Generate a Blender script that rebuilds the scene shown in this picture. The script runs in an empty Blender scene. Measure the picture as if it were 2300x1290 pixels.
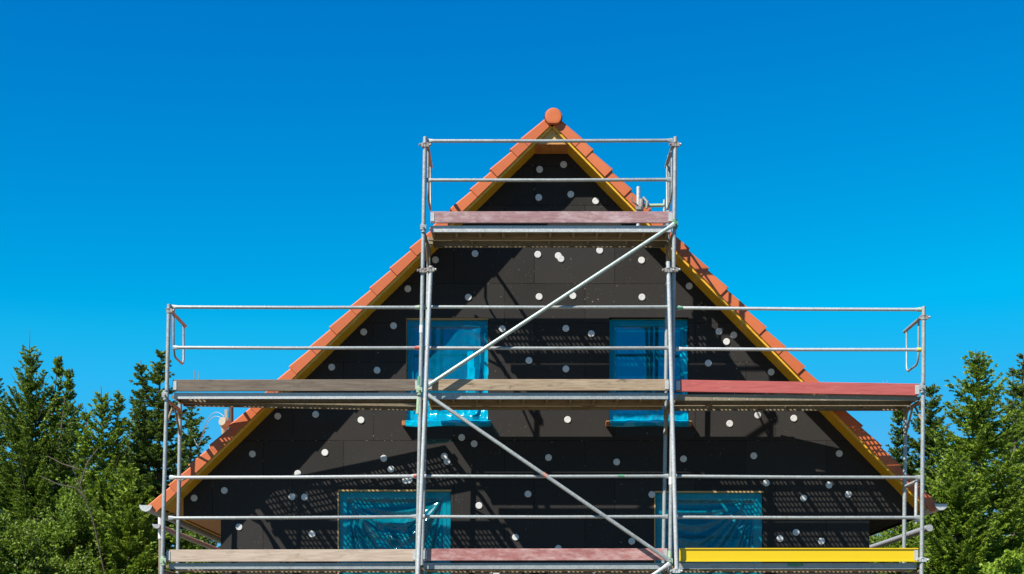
import bpy, math, random
import numpy as np
from mathutils import Vector, Matrix

# ------------------------------------------------------------------ camera, world, sun, exposure
scene = bpy.context.scene
COL = scene.collection
F, CX, HZ, ZC = 3420.0, 1150.0, 1500.0, 1.5        # focal length and horizon in pixels of the 2300 px wide photograph
cam_d = bpy.data.cameras.new('camera')
cam = bpy.data.objects.new('camera', cam_d)
COL.objects.link(cam)
cam.location = (0, 0, ZC)
cam.rotation_euler = (math.radians(90), 0, 0)
cam_d.sensor_width = 36.0
cam_d.lens = F / 2300 * 36
cam_d.shift_y = (HZ - 645) / 2300
cam_d.clip_end = 3000
scene.camera = cam

SUN = Vector((1.05, 1.0, -1.55))
elev = math.atan2(1.55, math.hypot(1.05, 1.0))
azim = math.atan2(-1.05, -1.0)
world = bpy.data.worlds.new('World')
scene.world = world
world.use_nodes = True
wn, wl = world.node_tree.nodes, world.node_tree.links
sky = wn.new('ShaderNodeTexSky')
sky.sky_type = 'NISHITA'
sky.sun_disc = False
sky.sun_elevation = elev
sky.sun_rotation = azim
sky.altitude = 2000
sky.air_density = 1.0
sky.dust_density = 0.0
sky.ozone_density = 3.0
hsv = wn.new('ShaderNodeHueSaturation')
hsv.inputs['Hue'].default_value = 0.4885
hsv.inputs['Saturation'].default_value = 1.5
hsv.inputs['Value'].default_value = 1.0
wl.new(sky.outputs[0], hsv.inputs['Color'])
sep = wn.new('ShaderNodeSeparateColor'); com = wn.new('ShaderNodeCombineColor')
def wmath(op, a, b):
    x = wn.new('ShaderNodeMath'); x.operation = op
    for i, v in ((0, a), (1, b)):
        if isinstance(v, float):
            x.inputs[i].default_value = v
        else:
            wl.new(v, x.inputs[i])
    return x.outputs[0]
wl.new(hsv.outputs[0], sep.inputs[0])
gg = wmath('MULTIPLY', wmath('POWER', wmath('MULTIPLY', sep.outputs[1], 0.1665), 1.55), 2.186/0.1665)
bb = wmath('MINIMUM', wmath('MULTIPLY', wmath('POWER', wmath('MULTIPLY', sep.outputs[2], 0.1665), 0.85), 1.0/0.1665), 0.90/0.1665)
g2 = wmath('MINIMUM', gg, wmath('MULTIPLY', bb, 0.53))
wl.new(g2, com.inputs[1])
wl.new(wmath('MINIMUM', wmath('MULTIPLY', sep.outputs[0], 0.7), wmath('MULTIPLY', g2, 0.30)), com.inputs[0])
wl.new(bb, com.inputs[2])
wl.new(com.outputs[0], wn['Background'].inputs['Color'])
wn['Background'].inputs['Strength'].default_value = 0.09
sun_d = bpy.data.lights.new('sun', 'SUN')
sun_d.energy = 5.0
sun_d.angle = math.radians(0.5)
sun_d.color = (1.0, 0.95, 0.87)
sun = bpy.data.objects.new('sun', sun_d)
sun.rotation_euler = SUN.to_track_quat('-Z', 'Y').to_euler()
sun.location = (-10, 0, 25)
COL.objects.link(sun)
scene.view_settings.view_transform = 'Standard'
scene.view_settings.look = 'None'
scene.view_settings.exposure = 0.89
scene.view_settings.gamma = 1
scene.cycles.max_bounces = 8
scene.cycles.transparent_max_bounces = 12

# ------------------------------------------------------------------ helpers
def P(px, py, Y):
    """a point seen at photo pixel (px, py) standing at distance Y"""
    return Vector(((px - CX) * Y / F, Y, ZC + (HZ - py) * Y / F))

def add_at(o, parent):
    COL.objects.link(o)
    if parent is not None:
        o.parent = parent
    return o

def thing(name, label, cat, loc, group=None):
    o = bpy.data.objects.new(name, None)
    COL.objects.link(o)
    o.location = loc
    o.empty_display_size = 0.3
    o['label'] = label
    o['category'] = cat
    if group:
        o['group'] = group
    return o

class MB:
    def __init__(s):
        s.v, s.f, s.sm, s.mi = [], [], [], []
    def face(s, pts, smooth=False, m=0):
        b = len(s.v)
        s.v += [tuple(p) for p in pts]
        s.f.append(tuple(range(b, b + len(pts))))
        s.sm.append(smooth); s.mi.append(m)
    def raw(s, vs, fs, smooth=False, m=0):
        b = len(s.v)
        s.v += [tuple(p) for p in vs]
        for f in fs:
            s.f.append(tuple(i + b for i in f)); s.sm.append(smooth); s.mi.append(m)
    def box(s, lo, hi, m=0):
        x0, y0, z0 = lo; x1, y1, z1 = hi
        s.raw([(x0,y0,z0),(x1,y0,z0),(x1,y1,z0),(x0,y1,z0),(x0,y0,z1),(x1,y0,z1),(x1,y1,z1),(x0,y1,z1)],
              [(0,3,2,1),(4,5,6,7),(0,1,5,4),(1,2,6,5),(2,3,7,6),(3,0,4,7)], m=m)
    def obox(s, o, ux, uy, uz, m=0):
        """box from corner o along three edge vectors"""
        o, ux, uy, uz = Vector(o), Vector(ux), Vector(uy), Vector(uz)
        v = [o, o+ux, o+ux+uy, o+uy, o+uz, o+ux+uz, o+ux+uy+uz, o+uy+uz]
        fs = [(0,3,2,1),(4,5,6,7),(0,1,5,4),(1,2,6,5),(2,3,7,6),(3,0,4,7)]
        if ux.cross(uy).dot(uz) < 0:
            fs = [f[::-1] for f in fs]
        s.raw(v, fs, m=m)
    def prism(s, poly, d, m=0):
        """planar polygon extruded along d"""
        d = Vector(d); n = len(poly)
        a = [Vector(p) for p in poly]
        nrm = Vector((0, 0, 0))
        for i in range(n):
            nrm += a[i].cross(a[(i+1) % n])
        if nrm.dot(d) > 0:
            a = a[::-1]
        b = [p + d for p in a]
        fs = [tuple(range(n)), tuple(range(2*n-1, n-1, -1))]
        fs += [(i, n+i, n+(i+1) % n, (i+1) % n) for i in range(n)]
        s.raw(a + b, fs, m=m)
    def path(s, pts, r, n=12, caps=True, m=0, flat=None):
        """tube along points; r a number or one per point; flat = per point (horizontal, vertical) scale"""
        pts = [Vector(p) for p in pts]
        k = len(pts)
        rs = r if isinstance(r, (list, tuple)) else [r]*k
        vs, prev = [], None
        for i, p in enumerate(pts):
            t = (pts[min(i+1, k-1)] - pts[max(i-1, 0)]).normalized()
            up = Vector((0, 0, 1)) if abs(t.z) < 0.9 else Vector((0, 1, 0))
            if prev is None or flat:
                a = t.cross(up).normalized()
            else:
                a = (prev - t * prev.dot(t)).normalized()
            prev = a
            b = t.cross(a).normalized()
            fx, fz = flat[i] if flat else (1, 1)
            for j in range(n):
                w = 2*math.pi*j/n
                vs.append(p + a*(rs[i]*fx*math.cos(w)) + b*(rs[i]*fz*math.sin(w)))
        fs = [(i*n+j, i*n+(j+1) % n, (i+1)*n+(j+1) % n, (i+1)*n+j) for i in range(k-1) for j in range(n)]
        s.raw(vs, fs, smooth=True, m=m)
        if caps:
            s.face(vs[:n][::-1], m=m); s.face(vs[-n:], m=m)
    def tube(s, p0, p1, r, n=12, m=0):
        s.path([p0, p1], r, n, m=m)
    def build(s, name, mats, parent=None, base=(0, 0, 0), bevel=0):
        me = bpy.data.meshes.new(name)
        b = Vector(base)
        me.from_pydata([Vector(v) - b for v in s.v], [], s.f)
        me.polygons.foreach_set('use_smooth', s.sm)
        for mm in (mats if isinstance(mats, (list, tuple)) else [mats]):
            me.materials.append(mm)
        me.polygons.foreach_set('material_index', s.mi)
        me.update()
        o = bpy.data.objects.new(name, me)
        add_at(o, parent)
        if bevel:
            bm = o.modifiers.new('bevel', 'BEVEL')
            bm.width = bevel; bm.segments = 2; bm.limit_method = 'ANGLE'
        return o

def copy_of(o, parent, loc=None, mat=None):
    c = o.copy()
    COL.objects.link(c)
    c.parent = parent
    if loc is not None:
        c.location = loc
    return c

# ------------------------------------------------------------------ materials
class NT:
    def __init__(s, name):
        s.m = bpy.data.materials.new(name); s.m.use_nodes = True
        s.n, s.l = s.m.node_tree.nodes, s.m.node_tree.links
        s.b = s.n['Principled BSDF']; s.out = s.n['Material Output']
    def new(s, t, **kw):
        x = s.n.new(t)
        for k, v in kw.items():
            if k in ('operation', 'blend_type', 'data_type', 'noise_dimensions', 'feature', 'attribute_name', 'offset'):
                setattr(x, k, v)
        return x
    def coord(s, scale=(1, 1, 1), rot=(0, 0, 0), kind='Object'):
        tc = s.n.new('ShaderNodeTexCoord'); mp = s.n.new('ShaderNodeMapping')
        mp.inputs['Scale'].default_value = scale; mp.inputs['Rotation'].default_value = rot
        s.l.new(tc.outputs[kind], mp.inputs['Vector'])
        return mp.outputs['Vector']
    def noise(s, vec, scale, detail=4, rough=0.55, dist=0.0):
        x = s.n.new('ShaderNodeTexNoise')
        x.inputs['Scale'].default_value = scale; x.inputs['Detail'].default_value = detail
        x.inputs['Roughness'].default_value = rough; x.inputs['Distortion'].default_value = dist
        s.l.new(vec, x.inputs['Vector'])
        return x.outputs['Fac']
    def ramp(s, fac, stops):
        x = s.n.new('ShaderNodeValToRGB'); e = x.color_ramp.elements
        while len(e) < len(stops):
            e.new(0.5)
        for i, (p, c) in enumerate(stops):
            e[i].position = p
            e[i].color = (c, c, c, 1) if isinstance(c, (int, float)) else (*c, 1)
        s.l.new(fac, x.inputs['Fac'])
        return x.outputs['Color']
    def mix(s, fac, a, b, mode='MIX'):
        x = s.n.new('ShaderNodeMix'); x.data_type = 'RGBA'; x.blend_type = mode
        for i, v in ((0, fac), (6, a), (7, b)):
            if isinstance(v, bpy.types.NodeSocket):
                s.l.new(v, x.inputs[i])
            elif i == 0:
                x.inputs[0].default_value = v
            else:
                x.inputs[i].default_value = (*v, 1) if len(v) == 3 else v
        return x.outputs[2]
    def math(s, op, a, b=0.0):
        x = s.n.new('ShaderNodeMath'); x.operation = op
        for i, v in ((0, a), (1, b)):
            if isinstance(v, bpy.types.NodeSocket):
                s.l.new(v, x.inputs[i])
            else:
                x.inputs[i].default_value = v
        return x.outputs[0]
    def set(s, **kw):
        for k, v in kw.items():
            k = k.replace('_', ' ')
            if isinstance(v, bpy.types.NodeSocket):
                s.l.new(v, s.b.inputs[k])
            else:
                s.b.inputs[k].default_value = (*v, 1) if isinstance(v, tuple) and len(v) == 3 else v
    def bump(s, h, strength=0.3, dist=0.01):
        x = s.n.new('ShaderNodeBump')
        x.inputs['Strength'].default_value = strength; x.inputs['Distance'].default_value = dist
        s.l.new(h, x.inputs['Height']); s.l.new(x.outputs[0], s.b.inputs['Normal'])

K = 0.68
def kc(c, k=None): return tuple(x*(k or K) for x in c)

def m_galv(name, c=(0.40, 0.44, 0.46), dirt=(0.17, 0.14, 0.10), amount=0.35, metal=0.35):
    c = kc(c, 0.78); dirt = kc(dirt, 0.8)
    t = NT(name); v = t.coord()
    a = t.noise(v, 9, 5, 0.65); b = t.noise(v, 70, 3)
    d = t.ramp(a, [(0.48, 0.0), (0.72, 1.0)])
    base = t.mix(t.ramp(b, [(0.35, 0.0), (0.7, 1.0)]), tuple(x*0.78 for x in c), tuple(min(1, x*1.18) for x in c))
    col = t.mix(t.math('MULTIPLY', d, amount), base, dirt)
    vo = t.n.new('ShaderNodeTexVoronoi'); vo.inputs['Scale'].default_value = 22; t.l.new(v, vo.inputs['Vector'])
    spl = t.math('MULTIPLY', t.ramp(vo.outputs['Distance'], [(0.14, 1.0), (0.24, 0.0)]), t.ramp(t.noise(v, 2.5, 4, 0.7), [(0.50, 0.0), (0.60, 0.8)]))
    col = t.mix(spl, col, (0.46, 0.45, 0.42))
    t.set(Base_Color=col, Metallic=metal,
          Roughness=t.ramp(b, [(0.3, 0.38), (0.7, 0.58)]))
    t.bump(b, 0.15, 0.002)
    return t.m

def m_wood(name, light, dark, stretch=(1.6, 22, 22), speck=0.35, rough=0.75, worn=None, wear=(0.5, 0.75)):
    t = NT(name); light, dark, worn = kc(light, 0.92), kc(dark, 0.92), (kc(worn, 0.92) if worn else None)
    v = t.coord(stretch)
    g = t.noise(v, 2.2, 6, 0.6, 0.35)
    c = t.mix(t.ramp(g, [(0.3, 0.0), (0.68, 1.0)]), dark, light)
    v2 = t.coord((3, 9, 9))
    k = t.noise(v2, 2.0, 5, 0.7)
    cr = t.noise(t.coord((0.9, 60, 60)), 1.6, 5, 0.75)
    c = t.mix(t.math('MULTIPLY', t.ramp(cr, [(0.60, 0.0), (0.68, 1.0)]), 0.45), c, tuple(x*0.4 for x in dark))
    c = t.mix(t.math('MULTIPLY', t.ramp(k, [(0.56, 0.0), (0.72, 1.0)]), speck), c, tuple(x*0.35 for x in dark))
    if worn:
        w = t.noise(t.coord((1.5, 4, 4)), 3.0, 7, 0.7)
        c = t.mix(t.ramp(w, [(wear[0], 0.0), (wear[1], 1.0)]), c, worn)
    t.set(Base_Color=c, Roughness=rough)
    t.bump(g, 0.35, 0.006)
    return t.m

def m_plain(name, c, rough=0.6, metal=0.0, var=0.12, scale=6, bump=0.1):
    c = kc(c)
    t = NT(name); v = t.coord()
    a = t.noise(v, scale, 5)
    t.set(Base_Color=t.mix(a, tuple(x*(1-var) for x in c), tuple(min(1, x*(1+var)) for x in c)), Roughness=rough, Metallic=metal)
    if bump:
        t.bump(t.noise(v, scale*12, 3), bump, 0.003)
    return t.m

def m_tile():
    t = NT('terracotta'); v = t.coord()
    oi = t.n.new('ShaderNodeObjectInfo')
    a = t.noise(v, 4, 4); b = t.noise(v, 60, 4)
    c = t.mix(oi.outputs['Random'], (0.41, 0.088, 0.018), (0.49, 0.115, 0.026))
    c = t.mix(t.math('MULTIPLY', t.ramp(a, [(0.4, 0.0), (0.75, 1.0)]), 0.4), c, (0.34, 0.066, 0.014))
    t.set(Base_Color=c, Roughness=0.55)
    t.bump(b, 0.2, 0.002)
    return t.m

def m_wall():
    t = NT('black_insulation')
    v = t.coord()
    # boards lie in the X-Z plane: turn them into the XY plane of the brick texture
    tc = t.n.new('ShaderNodeTexCoord'); sx = t.n.new('ShaderNodeSeparateXYZ'); cx = t.n.new('ShaderNodeCombineXYZ')
    t.l.new(tc.outputs['Object'], sx.inputs[0])
    t.l.new(t.math('ADD', sx.outputs['X'], 0.12), cx.inputs['X'])
    t.l.new(t.math('ADD', sx.outputs['Z'], 0.09), cx.inputs['Y'])
    br = t.n.new('ShaderNodeTexBrick')
    br.offset = 0.37
    for k, val in (('Scale', 1.0), ('Mortar Size', 0.0045), ('Mortar Smooth', 0.2), ('Bias', 0.0), ('Brick Width', 1.02), ('Row Height', 0.497)):
        br.inputs[k].default_value = val
    br.inputs['Color1'].default_value = (0.0, 0.0, 0.0, 1); br.inputs['Color2'].default_value = (1, 1, 1, 1)
    wob = t.n.new('ShaderNodeTexNoise'); wob.inputs['Scale'].default_value = 14; wob.inputs['Detail'].default_value = 3
    t.l.new(v, wob.inputs['Vector'])
    vm = t.n.new('ShaderNodeVectorMath'); vm.operation = 'MULTIPLY_ADD'
    vm.inputs[1].default_value = (0.008, 0.008, 0); t.l.new(wob.outputs['Color'], vm.inputs[0]); t.l.new(cx.outputs[0], vm.inputs[2])
    t.l.new(vm.outputs[0], br.inputs['Vector'])
    grain = t.noise(v, 160, 3, 0.6)
    big = t.noise(v, 1.6, 5, 0.6)
    c = t.mix(br.outputs['Color'], (0.019, 0.0178, 0.017), (0.030, 0.0278, 0.0265))
    c = t.mix(t.ramp(big, [(0.35, 0.0), (0.75, 0.5)]), c, (0.033, 0.0305, 0.0285))
    c = t.mix(t.ramp(grain, [(0.35, 0.0), (0.75, 0.55)]), c, (0.050, 0.046, 0.042))
    jv = t.ramp(t.noise(v, 1.1, 4, 0.6), [(0.36, 0.3), (0.60, 1.0)])
    c = t.mix(t.math('MULTIPLY', t.math('MULTIPLY', br.outputs['Fac'], 0.85), jv), c, (0.007, 0.0065, 0.006))
    crumb = t.math('MULTIPLY', br.outputs['Fac'], t.ramp(t.noise(v, 22, 3, 0.6), [(0.62, 0.0), (0.68, 0.8)]))
    c = t.mix(crumb, c, (0.25, 0.21, 0.15))
    vo = t.n.new('ShaderNodeTexVoronoi'); vo.inputs['Scale'].default_value = 9
    t.l.new(t.coord((1, 1, 1.0)), vo.inputs['Vector'])
    clump = t.noise(v, 2.3, 3)
    sp = t.math('MULTIPLY', t.ramp(vo.outputs['Distance'], [(0.045, 1.0), (0.085, 0.0)]), t.ramp(clump, [(0.50, 0.0), (0.62, 0.9)]))
    c = t.mix(sp, c, (0.30, 0.27, 0.23))
    v3 = t.n.new('ShaderNodeTexVoronoi'); v3.inputs['Scale'].default_value = 26
    t.l.new(v, v3.inputs['Vector'])
    sp2 = t.math('MULTIPLY', t.ramp(v3.outputs['Distance'], [(0.09, 1.0), (0.17, 0.0)]), t.ramp(t.noise(v, 1.7, 4, 0.65), [(0.47, 0.0), (0.70, 0.8)]))
    c = t.mix(sp2, c, (0.18, 0.165, 0.145))
    # pale vertical scuffs
    sc_ = t.noise(t.coord((30, 30, 2.0)), 1.0, 5, 0.7)
    c = t.mix(t.ramp(sc_, [(0.66, 0.0), (0.80, 0.45)]), c, (0.085, 0.08, 0.075))
    # crumbs and smears along the joints
    sm = t.noise(t.coord((9, 9, 60)), 1.0, 4, 0.7)
    c = t.mix(t.ramp(sm, [(0.735, 0.0), (0.77, 0.5)]), c, (0.27, 0.25, 0.22))
    t.set(Base_Color=c, Roughness=0.95, Specular_IOR_Level=0.05)
    t.bump(t.math('SUBTRACT', grain, br.outputs['Fac']), 0.35, 0.004)
    return t.m

def m_film(name, tint, col, fac, rough=0.16, bump=0.4):
    t = NT(name)
    v = t.coord()
    tr = t.n.new('ShaderNodeBsdfTransparent'); tr.inputs[0].default_value = (*tint, 1)
    mx = t.n.new('ShaderNodeMixShader')
    w = t.noise(v, 7, 5, 0.6, 1.2)
    t.set(Base_Color=col, Roughness=rough, Coat_Weight=0.6, Coat_Roughness=0.06, Specular_IOR_Level=0.7)
    t.l.new(t.ramp(w, [(0.35, max(0, fac - 0.1)), (0.7, min(1, fac + 0.12))]), mx.inputs[0])
    t.l.new(tr.outputs[0], mx.inputs[1]); t.l.new(t.b.outputs[0], mx.inputs[2])
    t.l.new(mx.outputs[0], t.out.inputs['Surface'])
    t.bump(t.noise(v, 24, 4, 0.6, 1.5), bump, 0.01)
    return t.m

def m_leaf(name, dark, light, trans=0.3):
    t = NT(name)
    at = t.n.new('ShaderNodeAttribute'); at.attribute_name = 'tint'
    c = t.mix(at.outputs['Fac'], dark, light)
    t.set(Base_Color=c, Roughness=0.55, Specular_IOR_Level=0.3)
    tl = t.n.new('ShaderNodeBsdfTranslucent'); t.l.new(c, tl.inputs[0])
    mx = t.n.new('ShaderNodeMixShader'); mx.inputs[0].default_value = trans
    t.l.new(t.b.outputs[0], mx.inputs[1]); t.l.new(tl.outputs[0], mx.inputs[2])
    t.l.new(mx.outputs[0], t.out.inputs['Surface'])
    return t.m

GALV = m_galv('galvanised_steel', (0.38, 0.41, 0.40), amount=0.35, metal=0.2)
GALV2 = m_galv('bright_galvanised_steel', (0.56, 0.575, 0.56), amount=0.2, metal=0.15)
GALVD = m_galv('dirty_steel', (0.28, 0.225, 0.14), (0.14, 0.10, 0.05), 0.6, 0.0)
RUSTY = m_galv('rusty_fitting', (0.36, 0.33, 0.30), (0.22, 0.09, 0.04), 0.8, 0.2)
GREENP = m_plain('green_paint', (0.10, 0.30, 0.17), 0.5, var=0.3, scale=25)
PALEG = m_plain('pale_green_paint', (0.42, 0.55, 0.36), 0.5, var=0.3, scale=25)
REDP = m_plain('red_paint', (0.60, 0.10, 0.07), 0.5, var=0.2)
WHITEP = m_plain('white_sticker', (0.80, 0.80, 0.78), 0.5)
YELP = m_plain('yellow_paint_mark', (0.70, 0.60, 0.05), 0.5)
TILE = m_tile()
WALL = m_wall()
DISC = m_plain('white_anchor_plastic', (0.74, 0.73, 0.70), 0.55, var=0.12, scale=30)
WOODY = m_wood('honey_glazed_timber', (0.76, 0.42, 0.02), (0.60, 0.29, 0.008), (2, 14, 14), 0.15, 0.45)
WOODO = m_wood('orange_soffit_boards', (0.58, 0.24, 0.06), (0.42, 0.15, 0.03), (14, 2, 14), 0.2, 0.5)
WOODPALE = m_wood('pale_roof_boarding', (0.62, 0.40, 0.13), (0.48, 0.29, 0.08), (2, 14, 14), 0.3, 0.7)
LATH = m_wood('raw_wood_lath', (0.50, 0.33, 0.14), (0.36, 0.22, 0.08))
TB_PURPLE = m_wood('faded_purple_brown_board', (0.32, 0.18, 0.18), (0.22, 0.11, 0.115), speck=0.3, worn=(0.47, 0.35, 0.34), wear=(0.45, 0.72))
TB_GREY = m_wood('weathered_grey_brown_board', (0.165, 0.125, 0.088), (0.085, 0.06, 0.04), speck=0.6)
TB_BROWN = m_wood('weathered_tan_board', (0.40, 0.30, 0.20), (0.21, 0.145, 0.08), speck=0.85)
TB_RED = m_wood('red_painted_board', (0.46, 0.105, 0.085), (0.36, 0.07, 0.06), speck=0.25, rough=0.5, worn=(0.45, 0.20, 0.17), wear=(0.60, 0.85))
TB_BEIGE = m_wood('beige_bare_board', (0.50, 0.40, 0.31), (0.36, 0.265, 0.185), speck=0.5)
TB_PINK = m_wood('worn_pinkish_red_board', (0.36, 0.14, 0.12), (0.25, 0.085, 0.08), speck=0.3, worn=(0.52, 0.36, 0.33), wear=(0.42, 0.72))
TB_YELLOW = m_plain('yellow_powder_coat', (0.92, 0.62, 0.001), 0.38, var=0.04, scale=2.5, bump=0.02)
PLY = m_wood('dirty_plywood', (0.30, 0.225, 0.125), (0.20, 0.14, 0.07), (2, 20, 20), 0.5)
FRAMEW = m_plain('white_window_plastic', (0.74, 0.75, 0.74), 0.35, var=0.03, bump=0)
ZINC = m_galv('zinc_gutter', (0.50, 0.51, 0.50), (0.30, 0.28, 0.25), 0.3, 0.4)
BRICK = m_plain('orange_brick_stub', (0.50, 0.19, 0.07), 0.8, var=0.3, scale=30)
BARK = m_plain('tree_bark', (0.14, 0.11, 0.085), 0.9, var=0.4, scale=18, bump=0.5)

def m_pane(name, c, rough, metal):
    t = NT(name)
    t.set(Base_Color=c, Roughness=rough, Metallic=metal)
    return t.m
PANE = m_pane('reflective_glass', (0.33, 0.36, 0.39), 0.015, 1.0)
PANED = m_pane('dark_glass', (0.10, 0.13, 0.15), 0.03, 0.9)

# ------------------------------------------------------------------ ground
def m_ground():
    t = NT('bare_building_site_ground'); v = t.coord()
    a = t.noise(v, 0.15, 6); b = t.noise(v, 3, 6)
    c = t.mix(b, (0.11, 0.09, 0.06), (0.19, 0.15, 0.11))
    c = t.mix(t.ramp(a, [(0.5, 0.0), (0.62, 1.0)]), c, (0.07, 0.11, 0.03))
    t.set(Base_Color=c, Roughness=0.95); t.bump(b, 0.5, 0.05)
    return t.m
g = MB()
N = 40
gx = np.sign(np.linspace(-1, 1, N+1)) * np.abs(np.linspace(-1, 1, N+1))**2 * 900
g.raw([(x, y + 30, 0.0) for y in gx for x in gx], [(j*(N+1)+i, j*(N+1)+i+1, (j+1)*(N+1)+i+1, (j+1)*(N+1)+i) for j in range(N) for i in range(N)])
ground = g.build('ground', m_ground())
ground['kind'] = 'structure'
ground['label'] = 'bare sandy building ground around the house'

# ------------------------------------------------------------------ house
YW, YV, YB = 19.30, 18.88, 29.5
HB = Vector((P(1222, 1140, YW).x, YW, 0.0))
house = thing('house', 'unfinished gabled house clad in black insulation boards with orange roof tiles', 'house', HB)
def hb(mb, name, mat, parent=None, bevel=0):
    return mb.build(name, mat, parent or house, HB, bevel)

A = P(1241, 243.5, YV); EL = P(338, 1130, YV); ER = P(2107, 1130, YV)
def slope_frame(E):
    u = (E - A); L = u.length; u = u.normalized()
    n = Vector((-u.z, 0, u.x)) if u.x > 0 else Vector((u.z, 0, -u.x))
    if n.z < 0:
        n = -n
    return u, n, L
FR = {-1: slope_frame(EL), 1: slope_frame(ER)}

# roof: verge tiles, covering, boards
NT_TILE = 20
for side in (-1, 1):
    u, n, L = FR[side]
    step = L / NT_TILE
    tl = step + 0.035
    rot = Matrix(((u.x, 0, n.x), (u.y, 1, n.y), (u.z, 0, n.z)))
    # one verge tile in its own frame: x down the slope, y into the house, z out of the roof
    b = MB()
    up, lo, fh = -0.022, 0.010, 0.134
    prof = lambda z, f: [(0.0, z - f), (0.0, z - 0.016), (0.010, z - 0.004), (0.024, z), (0.30, z), (0.30, z - 0.014), (0.026, z - 0.014), (0.022, z - 0.022), (0.022, z - f)]
    r0 = [(0.0, y + (0.007 if y < 0.02 else 0), z) for y, z in prof(up, fh - 0.004 + up)]
    r1 = [(tl, y - (0.009 if y < 0.02 else 0), z) for y, z in prof(lo, fh - 0.004 + lo)]
    k = len(r0)
    fs = [(i, (i+1) % k, k+(i+1) % k, k+i) for i in range(k)] + [tuple(range(k))[::-1], tuple(range(k, 2*k))]
    if side < 0:
        fs = [f[::-1] for f in fs]
    b.raw(r0 + r1, fs)
    proto = b.build('verge_tile', TILE, house)
    rnd = random.Random(5 + side)
    for i in range(NT_TILE):
        o = proto if i == 0 else copy_of(proto, house)
        s = i * step + (0.16 if i == 0 else 0.0)
        pos = A + u * s + n * 0.0 - HB + Vector((0, rnd.uniform(-0.004, 0.004), 0))
        tw = Matrix.Rotation(rnd.uniform(-0.006, 0.006), 3, 'Y')
        o.matrix_basis = Matrix.Translation(pos) @ (rot @ tw).to_4x4()
    # covering: rows of pantiles
    b = MB()
    ny = int((YB - YV - 0.28) / 0.05)
    ys = [YV + 0.29 + 0.05 * j for j in range(ny + 1)]
    vs, fs = [], []
    for i in range(NT_TILE):
        for (s, h) in ((i*step, -0.022), (i*step + step - 0.002, 0.0)):
            for y in ys:
                vs.append(A + u*s + n*(h + 0.016*math.sin(2*math.pi*(y - YV)/0.3)) + Vector((0, y - YV, 0)))
    W = len(ys)
    for i in range(2*NT_TILE - 1):
        for j in range(W - 1):
            f = (i*W+j, i*W+j+1, (i+1)*W+j+1, (i+1)*W+j)
            fs.append(f if side < 0 else f[::-1])
    b.raw(vs, fs, smooth=False)
    hb(b, 'roof_covering', TILE)
    # timber deck below the tiles, its underside is the soffit of the overhang
    b = MB()
    b.obox(A + u*0.02 + n*(-0.150) + Vector((0, 0.055, 0)), u*(L - 0.08), Vector((0, YB - YV - 0.1, 0)), n*0.105)
    hb(b, 'roof_deck', WOODY)
    b = MB()
    b.obox(A + u*0.05 + n*(-0.162) + Vector((0, 0.026, 0)), u*(L - 0.15), Vector((0, 0.028, 0)), n*0.13)
    hb(b, 'bargeboard', WOODY, bevel=0.003)

# ridge
b = MB()
rc = P(1243, 263, 18.86)
rr = 0.105
y0 = 18.83
for i in range(27):
    ya, yb_ = y0 + 0.035 + i*0.395, y0 + 0.035 + (i+1)*0.395 + 0.02
    vs = []
    for y, r in ((ya, rr + (0.004 if i else 0.008)), (yb_, rr - 0.008)):
        for j in range(19):
            w = math.radians(-38 + 256*j/18)
            vs.append((rc.x + r*math.cos(w), y, rc.z + r*math.sin(w)))
    b.raw(vs, [(j, j+1, 19+j+1, 19+j) for j in range(18)], smooth=True)
hb(b, 'ridge_cap', TILE)
b = MB()
ring = []
for j in range(32):
    w = 2*math.pi*j/32
    x, z = math.cos(w), math.sin(w)
    z = max(z, -0.86)
    ring.append((x, z))
vs = []
for (y, r) in ((y0 + 0.05, rr), (y0 + 0.008, rr), (y0, rr - 0.008), (y0 - 0.002, rr*0.75), (y0 - 0.003, rr*0.5), (y0 - 0.003, 0.001)):
    vs += [(rc.x + r*x, y, rc.z + r*z) for x, z in ring]
b.raw(vs, [(i*32+j, i*32+(j+1) % 32, (i+1)*32+(j+1) % 32, (i+1)*32+j) for i in range(5) for j in range(32)], smooth=False)
hb(b, 'ridge_end_disc', TILE)

# collar board and the boarding above it, in the point of the gable
c0 = P(1196, 323, 18.96); c1 = P(1288, 323, 18.96)
b = MB(); b.box((c0.x - 0.07, 18.945, c0.z - 0.014), (c1.x + 0.07, YW - 0.004, c0.z)); hb(b, 'collar_board', WOODO)
b = MB()
hx = A.x; zt_ = (A + Vector((0, 0, -0.19))).z
b.prism([Vector((c0.x - 0.07, 18.95, c0.z + 0.001)), Vector((c1.x + 0.07, 18.95, c0.z + 0.001)), Vector((hx, 18.95, zt_))], (0, 0.30, 0)); hb(b, 'apex_boarding', WOODPALE)

# gable wall: horizontal bands between the window edges, openings left out
WINS = [  # x0, x1, ytop, ysill, kind
    (912, 1097, 714, 950, 'up_left'), (1368, 1547, 713, 950, 'up_right'),
    (760, 1013, 1101, 1440, 'low_left'), (1471, 1714, 1104, 1440, 'low_right')]
uL, nL, _ = FR[-1]; uR, nR, _ = FR[1]
def wall_x(z):
    def on(u, n):
        p0 = A + n * (-0.140)
        return p0.x + u.x / u.z * (z - p0.z)
    return on(uL, nL), on(uR, nR)
ear_l, ear_r = P(412, 1166, YW), P(2050, 1166, YW)
cor_l, cor_r = P(496, 1290, YW).x, P(1953, 1290, YW).x
zs = {0.0, ear_l.z}
rects = []
for x0, x1, yt, yb, kind in WINS:
    a, c = P(x0, yt, YW), P(x1, yb, YW)
    rects.append((a.x, c.x, c.z, a.z, kind)); zs |= {a.z, c.z}
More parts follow.
